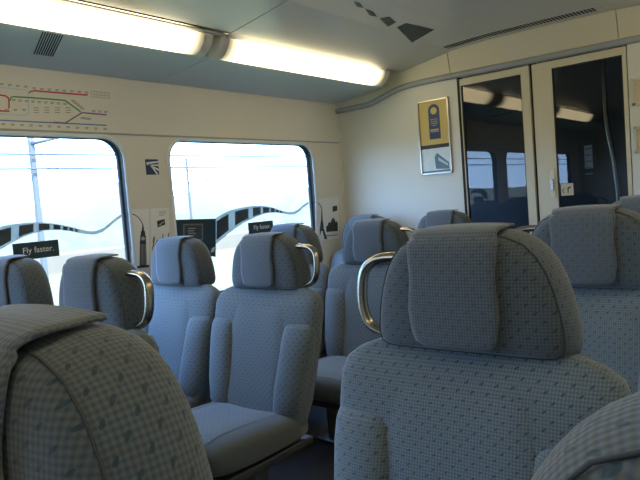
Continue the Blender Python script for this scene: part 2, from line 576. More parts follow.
def bolster_mesh(s):
    rings = []
    for z, w, d in ((.40, .03, .02), (.43, .068, .044), (.52, .078, .054), (.64, .080, .056), (.72, .080, .052), (.765, .077, .044), (.785, .070, .032), (.792, .050, .014)):
        r = []
        for k in range(20):
            cx, cy = sup(2 * PI * k / 20, 2.5)
            xc = interp(BW, z) - .078
            r.append(Vector((s * (xc + cx * w), back_y(z) + .026 + cy * d * (1 - .12 * cx), z)))
        rings.append(r)
    return MB().loft(rings)


def head_outline(sc_=1.0):
    """outline in x,z: a rounded trapezoid, wide at the bottom"""
    half = [(0, .918), (.08, .918), (.16, .918), (.196, .921), (.211, .930), (.2155, .950), (.214, .978), (.209, 1.01), (.200, 1.05), (.186, 1.09), (.168, 1.122), (.143, 1.148), (.108, 1.163), (.08, 1.168), (.04, 1.170)]
    pts = half + [(0, 1.1705)] + [(-x, z) for x, z in half[:0:-1]]
    return pts


HC = 1.03


def headrest_mesh():
    O = head_outline(); rings = []
    for q, y in ((.05, -.071), (.35, -.070), (.62, -.067), (.80, -.061), (.88, -.053), (.92, -.043), (.96, -.028), (.99, -.008), (1.0, .010), (.985, .03), (.93, .050), (.82, .062), (.55, .068), (.05, .070)):
        rings.append([Vector((x * q, y + .008, HC + (z - HC) * q)) for x, z in O])
    return MB().loft(rings)


def make_seat():
    t = empty('train_seat', (0, 0, 0))
    backrest_mesh().build('backrest', 'moquette_back', t)
    # the lighter centre panel of the back
    mb = MB(); g = []
    for i in range(13):
        z = .425 + (.86 - .425) * i / 12
        row = []
        for j in range(13):
            u = -1 + j / 6
            x = u * (.158 if z < .75 else .158 - (z - .75) * .25)
            e = abs(x) / .29
            edge = max(abs(u), abs(2 * i / 12 - 1))
            y = back_y(z) + .055 - .062 * (1 - .02) + .016 * (1 - e * e) - .008 - .010 * (1 - edge ** 6)
            row.append(Vector((x, y, z)))
        g.append(row)
    mb.loft(g, closed=False); mb.build('back_panel', 'moquette_panel', t)
    for s in (-1, 1): bolster_mesh(s).build('bolster', 'moquette_back', t)
    hr = headrest_mesh().build('headrest', 'moquette', t, sub=1)
    O = head_outline(); n = len(O)
    arc = [0]
    for a, b in zip(O, O[1:] + O[:1]): arc.append(arc[-1] + math.hypot(a[0] - b[0], a[1] - b[1]))
    me = hr.data; uvl = me.uv_layers.new(name='UVMap')
    for p in me.polygons:
        ids = [(v // n, v % n) for v in p.vertices]
        band = len(ids) == 4 and min(i for i, j in ids) >= 5 and max(i for i, j in ids) <= 10
        wrap = any(j == n - 1 for i, j in ids) and any(j == 0 for i, j in ids)
        for li, (i, j), vi in zip(p.loop_indices, ids, p.vertices):
            co = me.vertices[vi].co
            uvl.data[li].uv = (arc[n] if wrap and j == 0 else arc[j], co.y + .003 * i) if band else (co.x, co.z)
    q = .926
    pp = [Vector((x * q, -.0345, HC + (z - HC) * q)) for x, z in O]; pp.append(pp[0]); pp.append(pp[1])
    MB().tube(pp, .0014, 6).build('piping', 'piping', hr)
    # cloth over the headrest
    path = smooth_path([(.086, 1.085), (.088, 1.12), (.082, 1.152), (.058, 1.176), (.02, 1.183), (-.02, 1.181), (-.052, 1.168), (-.068, 1.14), (-.072, 1.09), (-.075, 1.03), (-.075, .98), (-.074, .945)] and
                       [Vector(p) for p in [(0, .034, 1.1755), (0, .026, 1.1745), (0, .01, 1.174), (0, -.02, 1.174), (0, -.047, 1.165), (0, -.064, 1.14), (0, -.0715, 1.09), (0, -.074, 1.03), (0, -.074, .98), (0, -.072, .942)]], 4)
    n = len(path); rows = []
    for i, p in enumerate(path):
        rem = (n - 1 - i) * .0098
        w = .094 + .003 * sin(i * .7)
        if rem < .03: w -= .03 - math.sqrt(max(0, .03 ** 2 - (.03 - rem) ** 2))
        rows.append([Vector((w * (-1 + 2 * j / 14) - .004, p.y + (.006 * (j / 7 - 1) ** 2 if p.y < -.05 else 0), p.z - (.004 * (j / 7 - 1) ** 2 if abs(p.y) <= .08 and p.z > 1.15 else 0))) for j in range(15)])
    mb = MB(); mb.loft(rows, closed=False)
    cov = mb.build('headrest_cover', 'cover_cloth', t, solid=.004)
    # cushion
    rings = []
    for y, w, z0, z1 in ((-.605, .20, .36, .39), (-.60, .245, .325, .418), (-.575, .258, .305, .438), (-.52, .265, .295, .448), (-.40, .27, .29, .446), (-.28, .27, .29, .438), (-.17, .265, .29, .43), (-.10, .25, .30, .42)):
        r = []
        for k in range(32):
            cx, cy = sup(2 * PI * k / 32, 3.5)
            x = cx * w; zc = (z0 + z1) / 2; hz = (z1 - z0) / 2
            z = zc + cy * hz
            if cy > 0: z -= .014 * max(0, 1 - (x / .2) ** 2)
            r.append(Vector((x, y, z)))
        rings.append(r)
    MB().loft(rings).build('seat_cushion', 'moquette', t)
    mb = MB(); g = []
    for i in range(10):
        y = -.572 + .40 * i / 9
        row = []
        for j in range(11):
            u = -1 + j / 5; x = u * .165
            e = max(abs(u), abs(2 * i / 9 - 1))
            zt = interp([(-.6, .418), (-.575, .438), (-.52, .448), (-.40, .446), (-.28, .438), (-.17, .43)], y)
            row.append(Vector((x, y, zt - .014 * max(0, 1 - (x / .2) ** 2) - .002 + .009 * (1 - e ** 6))))
        g.append(row)
    mb.loft(g, closed=False); mb.build('cushion_panel', 'moquette_panel', t)
    # shell behind the back, pan and pedestal
    rings = []
    for z, w in ((.34, .23), (.45, .255), (.6, .265), (.75, .27), (.86, .262), (.90, .22)):
        r = []
        for k in range(24):
            cx, cy = sup(2 * PI * k / 24, 4)
            r.append(Vector((cx * w, back_y(z) + .10 + cy * .03, z)))
        rings.append(r)
    MB().loft(rings).build('back_shell', 'shell', t)
    MB().box((-.24, -.55, .262), (.24, -.06, .297)).build('seat_pan', 'dark_plastic', t, smooth=False, bevel=.01)
    m = MB(); m.box((-.20, -.40, .0), (.20, -.20, .02)); m.box((-.16, -.34, .02), (.16, -.26, .265))
    m.build('pedestal', 'steel', t, smooth=False, bevel=.006)
    return t


def add_handle(t, s):
    pts = smooth_path([(s * .150, .015, 1.112), (s * .195, .018, 1.112), (s * .235, .018, 1.105), (s * .264, .015, 1.080), (s * .272, .010, 1.035), (s * .268, .006, .99), (s * .247, .004, .955), (s * .195, .004, .937)], 5)
    return MB().tube(pts, .011, 12, ry=.016).build('grab_handle', 'chrome', t)


proto = make_seat()
XA, XW = -1.915, -2.530          # left pair: aisle, window
XA2, XW2 = -.565, .045           # right pair: aisle, window
seats = [
    (XA, 1.15, 1, 'grey-blue train seat with handle, left of aisle, in front of the lit pair of seats', 'seats left of the aisle'),
    (XA, 1.985, 1, 'seat with handle and its whole back showing, before the second window', 'seats left of the aisle'),
    (XA, 2.84, 1, 'seat with small handle between the lattice tower poster and the large near seat', 'seats left of the aisle'),
    (XA, 3.66, 0, 'farthest seat, only its headrest showing, against the end wall under the gold poster', 'seats left of the aisle'),
    (XW, 1.15, 0, 'window seat at the left edge, just under the first white-lettered dark sign', 'seats beside the left windows'),
    (XW, 1.985, 0, 'bright window seat below the dark square panel on the second window', 'seats beside the left windows'),
    (XW, 2.84, 0, 'window seat half hidden behind a handled seat, under the second dark sign', 'seats beside the left windows'),
    (XW, 3.66, 0, 'window seat almost hidden in the corner by the end wall', 'seats beside the left windows'),
    (XA2 - .02, .27, -1, 'nearest seat, huge checked headrest corner at the bottom left of the view', 'seats right of the aisle'),
    (XA2, 1.165, -1, 'large near seat facing the camera with a bright chrome handle on its left side', 'seats right of the aisle'),
    (XA2, 2.03, -1, 'seat in front of the glass doors, just behind the large near seat', 'seats right of the aisle'),
    (XA2, 2.88, -1, 'seat showing one headrest edge at the right edge, before the small wall notices', 'seats right of the aisle'),
    (XW2 + .008, .305, 0, 'seat showing only a rounded headrest edge in the bottom right corner', 'seats beside the right wall'),
]
for i, (x, y, h, lab, grp) in enumerate(seats):
    s = proto if i == 0 else copy_tree(proto_clean)
    if i == 0:
        proto_clean = copy_tree(proto)            # kept without a handle, for the copies
    s.location = (x, y, 0)
    s.name = 'train_seat' if i == 0 else 'train_seat.%03d' % i
    s.scale.z = .968 if x < -1.5 else (1.0 if y < .5 else 1.010 if y < 1.5 else 1.003)     # the left pairs sit a little lower
    if h: add_handle(s, h)
    tag(s, lab, 'seat', grp)
for ch in children(proto_clean):
    for g in children(ch): bpy.data.objects.remove(g)
    bpy.data.objects.remove(ch)
bpy.data.objects.remove(proto_clean)

# ------------------------------------------------------------------ printed things on the left side
EPS = .0016


def decal_poly(pix, X, thick=EPS, origin=None):
    """pixel outline set onto the plane x = X, with a film's thickness towards the room"""
    pts = [onx(px, py, X) for px, py in pix]
    if origin is not None: pts = [p - origin for p in pts]
    return MB().prism(pts, (thick, 0, 0))


def rect_pts(x0, y0, x1, y1): return [(x0, y0), (x1, y0), (x1, y1), (x0, y1)]


def yz_rect(mb, X, y0, z0, y1, z1, org, t=EPS):
    mb.box(Vector((X, y0, z0)) - org, Vector((X + t, y1, z1)) - org); return mb


def text_mesh(body, size, material, parent, loc, rot, name='lettering', extrude=.0006):
    cu = bpy.data.curves.new('txt', 'FONT'); cu.body = body; cu.size = size; cu.extrude = extrude
    ob = bpy.data.objects.new('txt', cu); C.objects.link(ob)
    dg = bpy.context.evaluated_depsgraph_get()
    me = bpy.data.meshes.new_from_object(ob.evaluated_get(dg))
    bpy.data.objects.remove(ob)
    me.materials.clear(); me.materials.append(M[material])
    o = bpy.data.objects.new(name, me); C.objects.link(o); o.parent = parent
    o.location = loc; o.rotation_euler = rot
    return o


XD = XG + .004                   # film on the glass
XWL = XL - .0006                 # prints on the wall


def tab(pts):
    return lambda x: interp(pts, x)


def ribbon(name, label, top, bot, pics, x0, x1, tail):
    T, B = tab(top), tab(bot)
    xs = sorted(set([x0 + (x1 - x0) * k / 60 for k in range(61)]))
    org = onx((x0 + x1) / 2, (T((x0 + x1) / 2) + B((x0 + x1) / 2)) / 2, XD)
    t = empty(name, org, label, 'window sticker', 'film strip stickers across the windows')
    m = MB(); rings = []
    for x in xs:
        a = onx(x, T(x), XD) - org; b = onx(x, B(x), XD) - org
        d = Vector((EPS, 0, 0)); rings.append([a, b, b + d, a + d])
    m.loft(rings); m.build('band', 'band_grey', t, smooth=False)
    for (a, b) in pics:
        m = MB(); rings = []
        for k in range(7):
            x = a + (b - a) * k / 6
            h = B(x) - T(x)
            p = onx(x, T(x) + h * .14, XD + EPS) - org; q = onx(x, B(x) - h * .14, XD + EPS) - org
            d = Vector((.0008, 0, 0)); rings.append([p, q, q + d, p + d])
        m.loft(rings); m.build('picture', 'picture_film', t, smooth=False)
    return t


top1 = [(-20, 238), (-8, 230.5), (0, 227), (10, 224.6), (20.6, 223.3), (33, 222.4), (44.7, 222.6), (57, 224), (68.7, 226.4), (80, 229.4), (89, 231.3), (96, 231), (103, 228), (109, 223.5), (113.4, 219.5), (118, 216), (122, 214)]
bot1 = [(-20, 268), (-8, 255), (0, 249.6), (13.7, 241.7), (24, 236.6), (34.4, 233.1), (43, 231), (51.5, 230.2), (60, 230.2), (68.7, 231), (80, 233), (89.3, 234.6), (96, 234.3), (103, 231.6), (109, 227), (113.4, 223), (118, 219.5), (122, 216.5)]
ribbon('film_strip_sticker', 'curving grey film strip sticker on the first window, above its dark sign', top1, bot1, [(-14, 11), (19, 33.5), (39, 49.5), (53.5, 60.5), (63, 67.5), (69.5, 73), (75, 77.5)], -20, 122, None)
top2 = [(214, 219.2), (221, 214.6), (228.7, 210.8), (237, 208.4), (246, 206.8), (253, 206), (259.7, 205.8), (267, 206.3), (273.4, 207.7), (279, 209.8), (283.7, 211.4), (289, 212.2), (294, 211.6), (299, 208.8), (302.6, 205.4), (306, 202.8), (308.5, 201.3)]
bot2 = [(214, 245.5), (222, 239), (229, 233), (235.6, 228), (242, 223.8), (249, 220), (256, 216.8), (263, 214.2), (270, 212.8), (277, 212.6), (283, 213.6), (289, 214.6), (294, 214.4), (297.5, 212.8), (301, 209.8), (304.3, 206.6), (308.5, 203.6)]
ribbon('film_strip_sticker', 'curving grey film strip sticker on the second window, right of the dark square panel', top2, bot2, [(216.5, 228.5), (235, 248.5), (253, 260.5), (263, 269), (271, 274.5), (276, 278.5), (280, 282)], 214, 308.5, None)

# the dark square frame that starts the second strip
org = onx(193, 238, XD)
t = empty('screen_sticker', org, 'dark teal square panel sticker with a picture frame, left side of the second window', 'window sticker')
decal_poly([(172.3, 219.8), (215.5, 218.6), (215.5, 256.8), (172.8, 252.5)], XD + .002, .002, org).build('backing', 'deep_teal', t, smooth=False)
m = MB()
for q in ([(183, 224), (203, 223.5), (203, 225), (183, 225.5)], [(183, 238.5), (203, 239), (203, 240.5), (183, 240)], [(183, 224), (184.5, 224), (184.5, 240), (183, 240)], [(201.6, 223.5), (203, 223.5), (203, 240.5), (201.6, 240.5)]):
    m.prism([onx(x, y, XD + .004) - org for x, y in q], (.001, 0, 0))
m.build('picture_border', 'mark_grey', t, smooth=False)
decal_poly([(184.5, 225.6), (201.6, 225.1), (201.6, 239), (184.5, 238.4)], XD + .004, .0008, org).build('picture', 'picture', t, smooth=False)
decal_poly([(212, 248), (215.4, 246.6), (213.8, 252), (210.5, 252.5)], XD + .004, .0008, org).build('plane_mark', 'line_pale_blue', t, smooth=False)
m = MB()
for k in range(4):
    m.prism([onx(x, y, XD + .0048) - org for x, y in rect_pts(188, 228 + 2.4 * k, 196 - (k % 2) * 2, 228.9 + 2.4 * k)], (.0006, 0, 0))
m.build('caption_lines', 'line_grey', t, smooth=False)


def sign(px, label, tsize, tpx):
    org = onx(px[0][0], px[3][1], XD)
    c = [onx(x, y, XD) for x, y in px]
    y0 = (c[0].y + c[3].y) / 2; y1 = (c[1].y + c[2].y) / 2; z1 = (c[0].z + c[1].z) / 2; z0 = (c[2].z + c[3].z) / 2
    org = Vector((XD + .003, (y0 + y1) / 2, (z0 + z1) / 2))
    t = empty('slogan_sign', org, label, 'sign', 'slogan signs on the windows')
    yz_rect(MB(), XD + .003, y0, z0, y1, z1, org, .003).build('sign_board', 'deep_teal', t, smooth=False)
    w = (y1 - y0)
    o = text_mesh('Fly faster.', 1.0, 'white', t, (0, 0, 0), (PI / 2, 0, PI / 2))
    bx = max(v.co.x for v in o.data.vertices); s = w * .69 / bx
    for v in o.data.vertices: v.co.x *= s; v.co.y *= s * 1.0; v.co.z = v.co.z * .8
    o.location = (.0037, -w * .31, -(z1 - z0) * .13)


sign([(12.5, 243.5), (58.3, 239.8), (58.3, 256.2), (12.8, 261)], 'dark sign lettered Fly faster in white, on the first window', .05, None)
sign([(248, 222.8), (272.5, 220.5), (272.5, 231.5), (248, 235)], 'dark sign lettered Fly faster in white, on the second window behind headrests', .05, None)

# square logo on the pillar
c = onx(152, 167, XWL)
t = empty('logo_sticker', c, 'small dark blue square logo with white rays on the pillar between the windows', 'sticker')
w = .042
yz_rect(MB(), XWL, c.y - w, c.z - w, c.y + w, c.z + w, c).build('square', 'navy', t, smooth=False)
m = MB()
for pts in ([(-.9, .62), (.95, .75), (.95, .55), (-.3, .42), (-.75, .2)], [(-.35, .30), (.95, .32), (.95, .12), (-.2, .18)], [(-.3, .12), (.1, -.02), (.95, -.55), (.95, -.25), (.1, .12)], [(-.3, .05), (0, -.15), (.55, -.95), (.85, -.95), (.2, -.1)]):
    m.prism([Vector((EPS, a * w, b * w)) for a, b in pts], (.0006, 0, 0))
m.build('rays', 'white', t, smooth=False)

# landmark posters on the pillars


def strip_pts(pts, wd):
    """thin ribbon along pixel points"""
    a = [(x - wd * .5, y - wd * .5) for x, y in pts]; b = [(x + wd * .5, y + wd * .5) for x, y in pts]
    return a + b[::-1]


def pix_line(m, pts, wd, X, org, t=.0008):
    """flat line along pixel points, as one loft"""
    rings = []
    for i, (x, y) in enumerate(pts):
        x0, y0 = pts[max(0, i - 1)]; x1, y1 = pts[min(len(pts) - 1, i + 1)]
        d = math.hypot(x1 - x0, y1 - y0) or 1
        nx, ny = -(y1 - y0) / d * wd / 2, (x1 - x0) / d * wd / 2
        p = onx(x + nx, y + ny, X) - org; q = onx(x - nx, y - ny, X) - org
        e = Vector((t, 0, 0)); rings.append([p, q, q + e, p + e])
    m.loft(rings)


c = onx(140, 240, XWL)
t = empty('clock_tower_poster', c, 'narrow pale poster with a tall clock tower, on the pillar right of the first window', 'poster')
decal_poly([(131, 209.5), (149, 208.5), (149, 267), (132, 268.5)], XWL, EPS, c).build('paper', 'paper', t, smooth=False)
m = MB()
for q in ([(142.4, 225), (143.4, 225), (144.2, 232), (141.6, 232)], [(141, 231), (144.8, 231), (145.4, 236), (140.6, 236)], [(140.2, 236), (145.8, 236), (145.8, 241), (140.2, 241)], [(139.8, 241), (146, 241), (146.6, 266.5), (139.6, 267)]):
    m.prism([onx(x, y, XWL + EPS) - c for x, y in q], (.0006, 0, 0))
tw = m.build('tower', 'ink', t, smooth=False)
m = MB()
m.prism([onx(143 + 1.9 * cos(a * PI / 6), 238.5 + 2.0 * sin(a * PI / 6), XWL + EPS + .0006) - c for a in range(12)], (.0005, 0, 0))
for k in range(4): m.prism([onx(x, y, XWL + EPS + .0006) - c for x, y in rect_pts(140.9 + k * 1.4, 244, 141.3 + k * 1.4, 265)], (.0004, 0, 0))
m.build('clock_face', 'line_grey', tw, smooth=False)
m = MB(); pix_line(m, [(127.5, 214), (131, 213.8), (135, 215), (138.5, 217.5), (141, 221), (142.4, 224), (142.9, 226.5)], .8, XWL + EPS, c); m.build('trail_line', 'ink', t, smooth=False)
decal_poly([(133, 266.6), (149, 264.8), (149, 267.2), (133, 268.6)], XWL + EPS, .0006, c).build('base_line', 'ink', t, smooth=False)

c = onx(160, 238, XWL)
t = empty('travel_poster', c, 'narrow pale poster with a dark aircraft mark, on the pillar left of the second window', 'poster')
decal_poly([(150.5, 208.4), (169, 207.6), (169.3, 265), (150.8, 267)], XWL, EPS, c).build('paper', 'paper', t, smooth=False)
m = MB()
for q in ([(157, 221), (164.5, 219), (165.2, 224.5), (157.6, 227.5)],):
    m.prism([onx(x, y, XWL + EPS) - c for x, y in q], (.0006, 0, 0))
st = m.build('stamp', 'ink', t, smooth=False)
m = MB()
m.prism([onx(x, y, XWL + EPS + .0006) - c for x, y in ((158, 225.5), (163.8, 220.8), (164.3, 221.8), (161.2, 224.2), (161.5, 225.8), (160.4, 225.2))], (.0005, 0, 0))
m.build('aircraft', 'line_grey', st, smooth=False)
m = MB()
for pts in ([(152, 250), (153.5, 244), (154.6, 238.5), (154, 236.5), (153, 241), (153.8, 247), (156, 243)], [(156, 243), (157.4, 240), (157, 244.5), (159.2, 243.5), (161, 240)], [(160.4, 246), (162, 240), (163, 234)], [(161, 240.5), (165, 238.5)], [(167.6, 242), (168.6, 233)]):
    pix_line(m, pts, .7, XWL + EPS, c)
m.build('script_strokes', 'ink', t, smooth=False)
m = MB()
for k in range(4): m.prism([onx(x, y, XWL + EPS) - c for x, y in rect_pts(159, 211 + k * 1.4, 167 - k, 211.5 + k * 1.4)], (.0005, 0, 0))
m.build('caption_lines', 'line_grey', t, smooth=False)

c = onx(326, 220, XWL)
t = empty('lattice_tower_poster', c, 'pale poster with a lattice tower and domed building, by the end wall corner', 'poster')
decal_poly([(315, 199.5), (338.6, 196.8), (338.6, 238), (316, 241.5)], XWL, EPS, c).build('paper', 'paper', t, smooth=False)
m = MB()
for q in ([(321.4, 209), (322.1, 209), (322.8, 222), (320.9, 222)], [(320.6, 221.5), (323.1, 221.5), (323.9, 230), (319.9, 230)], [(319.4, 229.5), (324.3, 229.5), (324.5, 231), (319.2, 231)],
          [(319.3, 231), (321.2, 231), (319.2, 240), (316.6, 240.3)], [(322.6, 231), (324.4, 231), (327.3, 239), (324.6, 239.3)]):
    m.prism([onx(x, y, XWL + EPS) - c for x, y in q], (.0006, 0, 0))
m.build('tower', 'ink', t, smooth=False)
m = MB()
m.prism([onx(x, y, XWL + EPS) - c for x, y in ((326.3, 232), (326.3, 226), (328, 225.5), (328, 223.5), (329.2, 222), (330.6, 223), (331.4, 220), (333, 217.5), (334.7, 219.5), (335.4, 222.6), (336.6, 221), (337.6, 222.8), (337.8, 231))], (.0006, 0, 0))
m.prism([onx(x, y, XWL + EPS) - c for x, y in ((326, 235.5), (337.8, 234.4), (337.8, 235), (326, 236.2))], (.0006, 0, 0))
m.build('domed_building', 'ink', t, smooth=False)
m = MB(); m.prism([onx(x, y, XWL + EPS) - c for x, y in ((332.5, 206.5), (337, 205.5), (337.3, 210.5), (332.8, 212))], (.0006, 0, 0)); m.build('stamp', 'ink', t, smooth=False)
m = MB(); pix_line(m, [(312.9, 202.6), (315.5, 202.2), (318, 203), (320, 205), (321.3, 207.5), (321.7, 210)], .7, XWL + EPS, c); m.build('trail_line', 'ink', t, smooth=False)

# route map over the first window
c = onx(50, 108, XWL)
t = empty('route_map', c, 'printed railway route map with coloured lines on the wall above the first window', 'map')
decal_poly([(-30, 70), (112, 90), (112, 130.5), (-30, 124)], XWL - .0006, .0016, c).build('paper', 'cream_wall', t, smooth=False)


def mp(x, y): return (x * 110 / 640, 80 + y * 55 / 320)


def mline(pts, wd, material, name):
    m = MB(); pix_line(m, [mp(*p) for p in pts], wd, XWL + .001, c); m.build(name, material, t, smooth=False)


mline([(-160, 62), (0, 88), (30, 92), (48, 104), (52, 125), (52, 165)], 1.5, 'line_red', 'red_line')
mline([(-160, 165), (0, 180), (55, 181)], 1.5, 'line_red', 'red_line')
mline([(168, 76), (180, 66), (205, 63), (300, 71), (420, 81), (510, 88)], 1.5, 'line_red', 'red_line')
mline([(58, 120), (64, 102), (78, 97), (165, 102), (300, 112), (378, 119), (470, 186)], 1.4, 'line_green', 'green_line')
mline([(-160, 28), (0, 42), (90, 52), (152, 58), (165, 72), (166, 190), (158, 203), (100, 205), (-160, 182)], .9, 'line_pale_blue', 'pale_blue_line')
mline([(-160, 222), (0, 234), (200, 244), (380, 252), (620, 264)], 1.3, 'line_blue', 'blue_line')
mline([(312, 246), (380, 250), (478, 190), (520, 194), (620, 203)], 1.4, 'line_purple', 'purple_line')
m = MB()
for pts in ([(532, 64), (636, 75), (636, 108), (532, 98), (532, 64)], [(540, 84), (630, 93)]):
    for a, b in zip(pts, pts[1:]): pix_line(m, [mp(*a), mp(*b)], .5, XWL + .001, c)
for k in range(6): pix_line(m, [mp(548 + 15 * k, 70), mp(548 + 15 * k, 98)], .5, XWL + .001, c)
m.build('key_box', 'line_grey', t, smooth=False)
m = MB()
for (n, a, b, dy) in ((8, (200, 63), (505, 87), -18), (9, (80, 97), (378, 119), 16), (12, (20, 235), (612, 263), 18), (5, (425, 120), (480, 165), -3), (4, (10, 30), (150, 45), -10), (4, (480, 205), (520, 210), 12), (3, (545, 195), (615, 200), -18), (4, (-10, 150), (140, 150), 20)):
    for k in range(n):
        q = k / max(1, n - 1); x = a[0] + (b[0] - a[0]) * q; y = a[1] + (b[1] - a[1]) * q + dy
        for j in (0, 1): pix_line(m, [mp(x - 11 + j * 2, y + j * 7), mp(x + 11 - j * 4, y + 1.4 + j * 7)], .6, XWL + .001, c)
for i in range(4):
    for j in range(3): pix_line(m, [mp(195 + 62 * i, 160 + 14 * j), mp(225 + 62 * i, 163 + 14 * j)], .6, XWL + .001, c)
m.build('station_marks', 'mark_grey', t, smooth=False)

# small slotted grille in the left cove
ZC = 1.9985


def cz(x): return interp([(p[0], p[1]) for p in COVE], x)


t = empty('vent_grille', (-2.545, 1.42, 1.99), 'small slotted grille in the blue-grey panel above the route map', 'vent')
o = -t.location
x0, x1 = -2.67, -2.42
m = MB()
ang = 0
for k in range(9):
    y = 1.325 + k * .0105
    m.prism([Vector((x, yy, cz(x) - .0012)) + o for x, yy in ((x0, y + .085), (x1, y), (x1, y + .0055), (x0, y + .0905))], (0, 0, -.0012))
m.build('slots', 'black_gap', t, smooth=False)
m = MB()
m.prism([Vector((x, yy, cz(x) - .0002)) + o for x, yy in ((x0 - .01, 1.403), (x1 + .01, 1.311), (x1 + .01, 1.421), (x0 - .01, 1.513))], (0, 0, -.001))
m.build('plate', 'cove', t, smooth=False)

# ------------------------------------------------------------------ ceiling prints and vent


def ceil_z(x): return interp(prof, x)


def onceil(px, py):
    z = 2.13
    for _ in range(6):
        p = onz(px, py, z); z = ceil_z(p.x)
    return p


frames = [[(344, -4), (352, -2), (356, 2), (349, 1)], [(354, 1.5), (360, 3.2), (363, 7.5), (357, 6.5)], [(365.5, 9), (373, 11.5), (377, 16.5), (369.5, 15)], [(380, 18.5), (389, 16.5), (396, 22), (388, 26.5)],
          [(397, 27), (406, 23), (434, 29.5), (412, 42.5)], [(433, 40), (446, 33), (488, 31), (452, 46)]]
lab = ['tiny dark picture frame printed on the ceiling, first of the row at the top edge', 'very small dark picture frame printed on the ceiling, second of the growing row', 'small dark picture frame printed on the ceiling, third of the growing row',
       'medium dark picture frame printed on the ceiling, before the largest one', 'largest dark picture frame printed on the ceiling near the vent', 'dark streaked picture frame printed on the ceiling against the long vent']
for q, l in zip(frames[1:5], lab[1:5]):
    ps = [onceil(x, y) for x, y in q]
    cc = sum(ps, Vector()) / 4
    ps = [p - cc + Vector((0, 0, -.0006)) for p in ps]
    o = MB().prism(ps, (0, 0, -.0012)).build('ceiling_picture', 'picture_ceiling', smooth=False)
    o.location = cc; tag(o, l, 'sticker', 'picture frames printed on the ceiling')

t = empty('ceiling_vent', (-1.4, 3.69, 2.17), 'long dark slotted air vent in the ceiling before the doors', 'vent')
o = -t.location
m = MB()
xa, xb, n = -1.84, -.93, 46
for k in range(n):
    x = xa + (xb - xa) * k / n; z = ceil_z(x)
    m.prism([Vector((x, 3.655, z - .0015)) + o, Vector((x + .011, 3.655, ceil_z(x + .011) - .0015)) + o, Vector((x + .011, 3.735, ceil_z(x + .011) - .0015)) + o, Vector((x, 3.735, z - .0015)) + o], (0, 0, -.0015))
m.build('slots', 'black_gap', t, smooth=False)
m = MB(); rings = []
for k in range(13):
    x = xa - .03 + (xb - xa + .06) * k / 12; z = ceil_z(x)
    rings.append([Vector((x, 3.64, z)) + o, Vector((x, 3.75, z)) + o, Vector((x, 3.75, z - .0015)) + o, Vector((x, 3.64, z - .0015)) + o])
m.loft(rings); m.build('vent_plate', 'ceiling', t, smooth=False)

# ------------------------------------------------------------------ things on the bulkhead
YP = YE - .001


def ybox(m, x0, z0, x1, z1, y, d, org): m.box(Vector((x0, y - d, z0)) - org, Vector((x1, y, z1)) - org); return m


px0, px1, pz0, pz1 = -2.158, -1.922, 1.385, 1.888
c = Vector((-2.04, YP, 1.636))
t = empty('poster_frame', c, 'slim metal frame with a gold door-hanger poster above a train picture, on the end wall', 'poster')
m = MB(); w = .009
for a in ((px0, pz0, px0 + w, pz1), (px1 - w, pz0, px1, pz1), (px0, pz0, px1, pz0 + w), (px0, pz1 - w, px1, pz1)): ybox(m, *a, YP, .014, c)
m.build('frame', 'aluminium', t, smooth=False)
up = ybox(MB(), px0 + w, 1.575, px1 - w, pz1 - w, YP, .004, c).build('gold_poster', 'gold', t, smooth=False)
zs = [1.61, 1.81]
cx = -2.035; hw = .042
pts = [(cx - hw, 1.622), (cx + hw, 1.622)] + [(cx + hw * cos(k * PI / 10), 1.815 + hw * sin(k * PI / 10)) for k in range(11)]
m = MB(); m.prism([Vector((x, YP - .004, z)) - c for x, z in pts], (0, -.001, 0)); hg = m.build('door_hanger', 'navy', up, smooth=False)
m = MB(); m.prism([Vector((cx + .024 * cos(k * PI / 8), YP - .005, 1.812 + .024 * sin(k * PI / 8))) - c for k in range(16)], (0, -.0008, 0)); m.build('hanger_hole', 'gold', up, smooth=False)
m = MB()
for k, (wd, h) in enumerate(((.058, .004), (.05, .004), (.054, .004), (.035, .004), (0, 0), (.064, .010), (.064, .006))):
    if wd:
        z = 1.757 - k * .0135
        nn = max(3, int(wd / .009))
        for j in range(nn):
            x = cx - wd / 2 + j * wd / nn
            m.box(Vector((x, YP - .0058, z - h)) - c, Vector((x + wd / nn * .72, YP - .005, z)) - c)
m.build('print_marks', 'buff', up, smooth=False)
ybox(MB(), px0 + w, 1.560, px1 - w, 1.585, YP - .0035, .002, c).build('dark_strip', 'ink', t, smooth=False)
lo = ybox(MB(), px0 + w, pz0 + w, px1 - w, 1.562, YP, .004, c).build('train_poster', 'skyprint', t, smooth=False)
m = MB(); m.prism([Vector((x, YP - .004, z)) - c for x, z in ((-2.05, 1.50), (-2.03, 1.527), (-1.945, 1.455), (-1.945, 1.412), (-2.045, 1.42))], (0, -.001, 0)); m.build('train', 'train_print', lo, smooth=False)
m = MB(); m.prism([Vector((x, YP - .005, z)) - c for x, z in ((-2.022, 1.497), (-1.952, 1.447), (-1.952, 1.432), (-2.022, 1.475))], (0, -.0006, 0)); m.build('train_windows', 'lightblue_print', lo, smooth=False)
m = MB(); ybox(m, px0 + w, pz0 + w, px1 - w, 1.408, YP - .004, .0008, c); m.build('ground_strip', 'train_print', lo, smooth=False)


def notice(z0, z1, label):
    c = Vector((-.65, YP, (z0 + z1) / 2))
    t = empty('notice_frame', c, label, 'notice', 'small notices right of the doors')
    m = MB()
    x0, x1 = -.803, -.50
    for a in ((x0, z0, x0 + .012, z1), (x1 - .012, z0, x1, z1), (x0, z0, x1, z0 + .012), (x0, z1 - .012, x1, z1)): ybox(m, *a, YP, .012, c)
    m.build('frame', 'header_cream', t, smooth=False)
    ybox(MB(), x0 + .012, z0 + .012, x1 - .012, z1 - .012, YP, .004, c).build('sheet', 'buff', t, smooth=False)


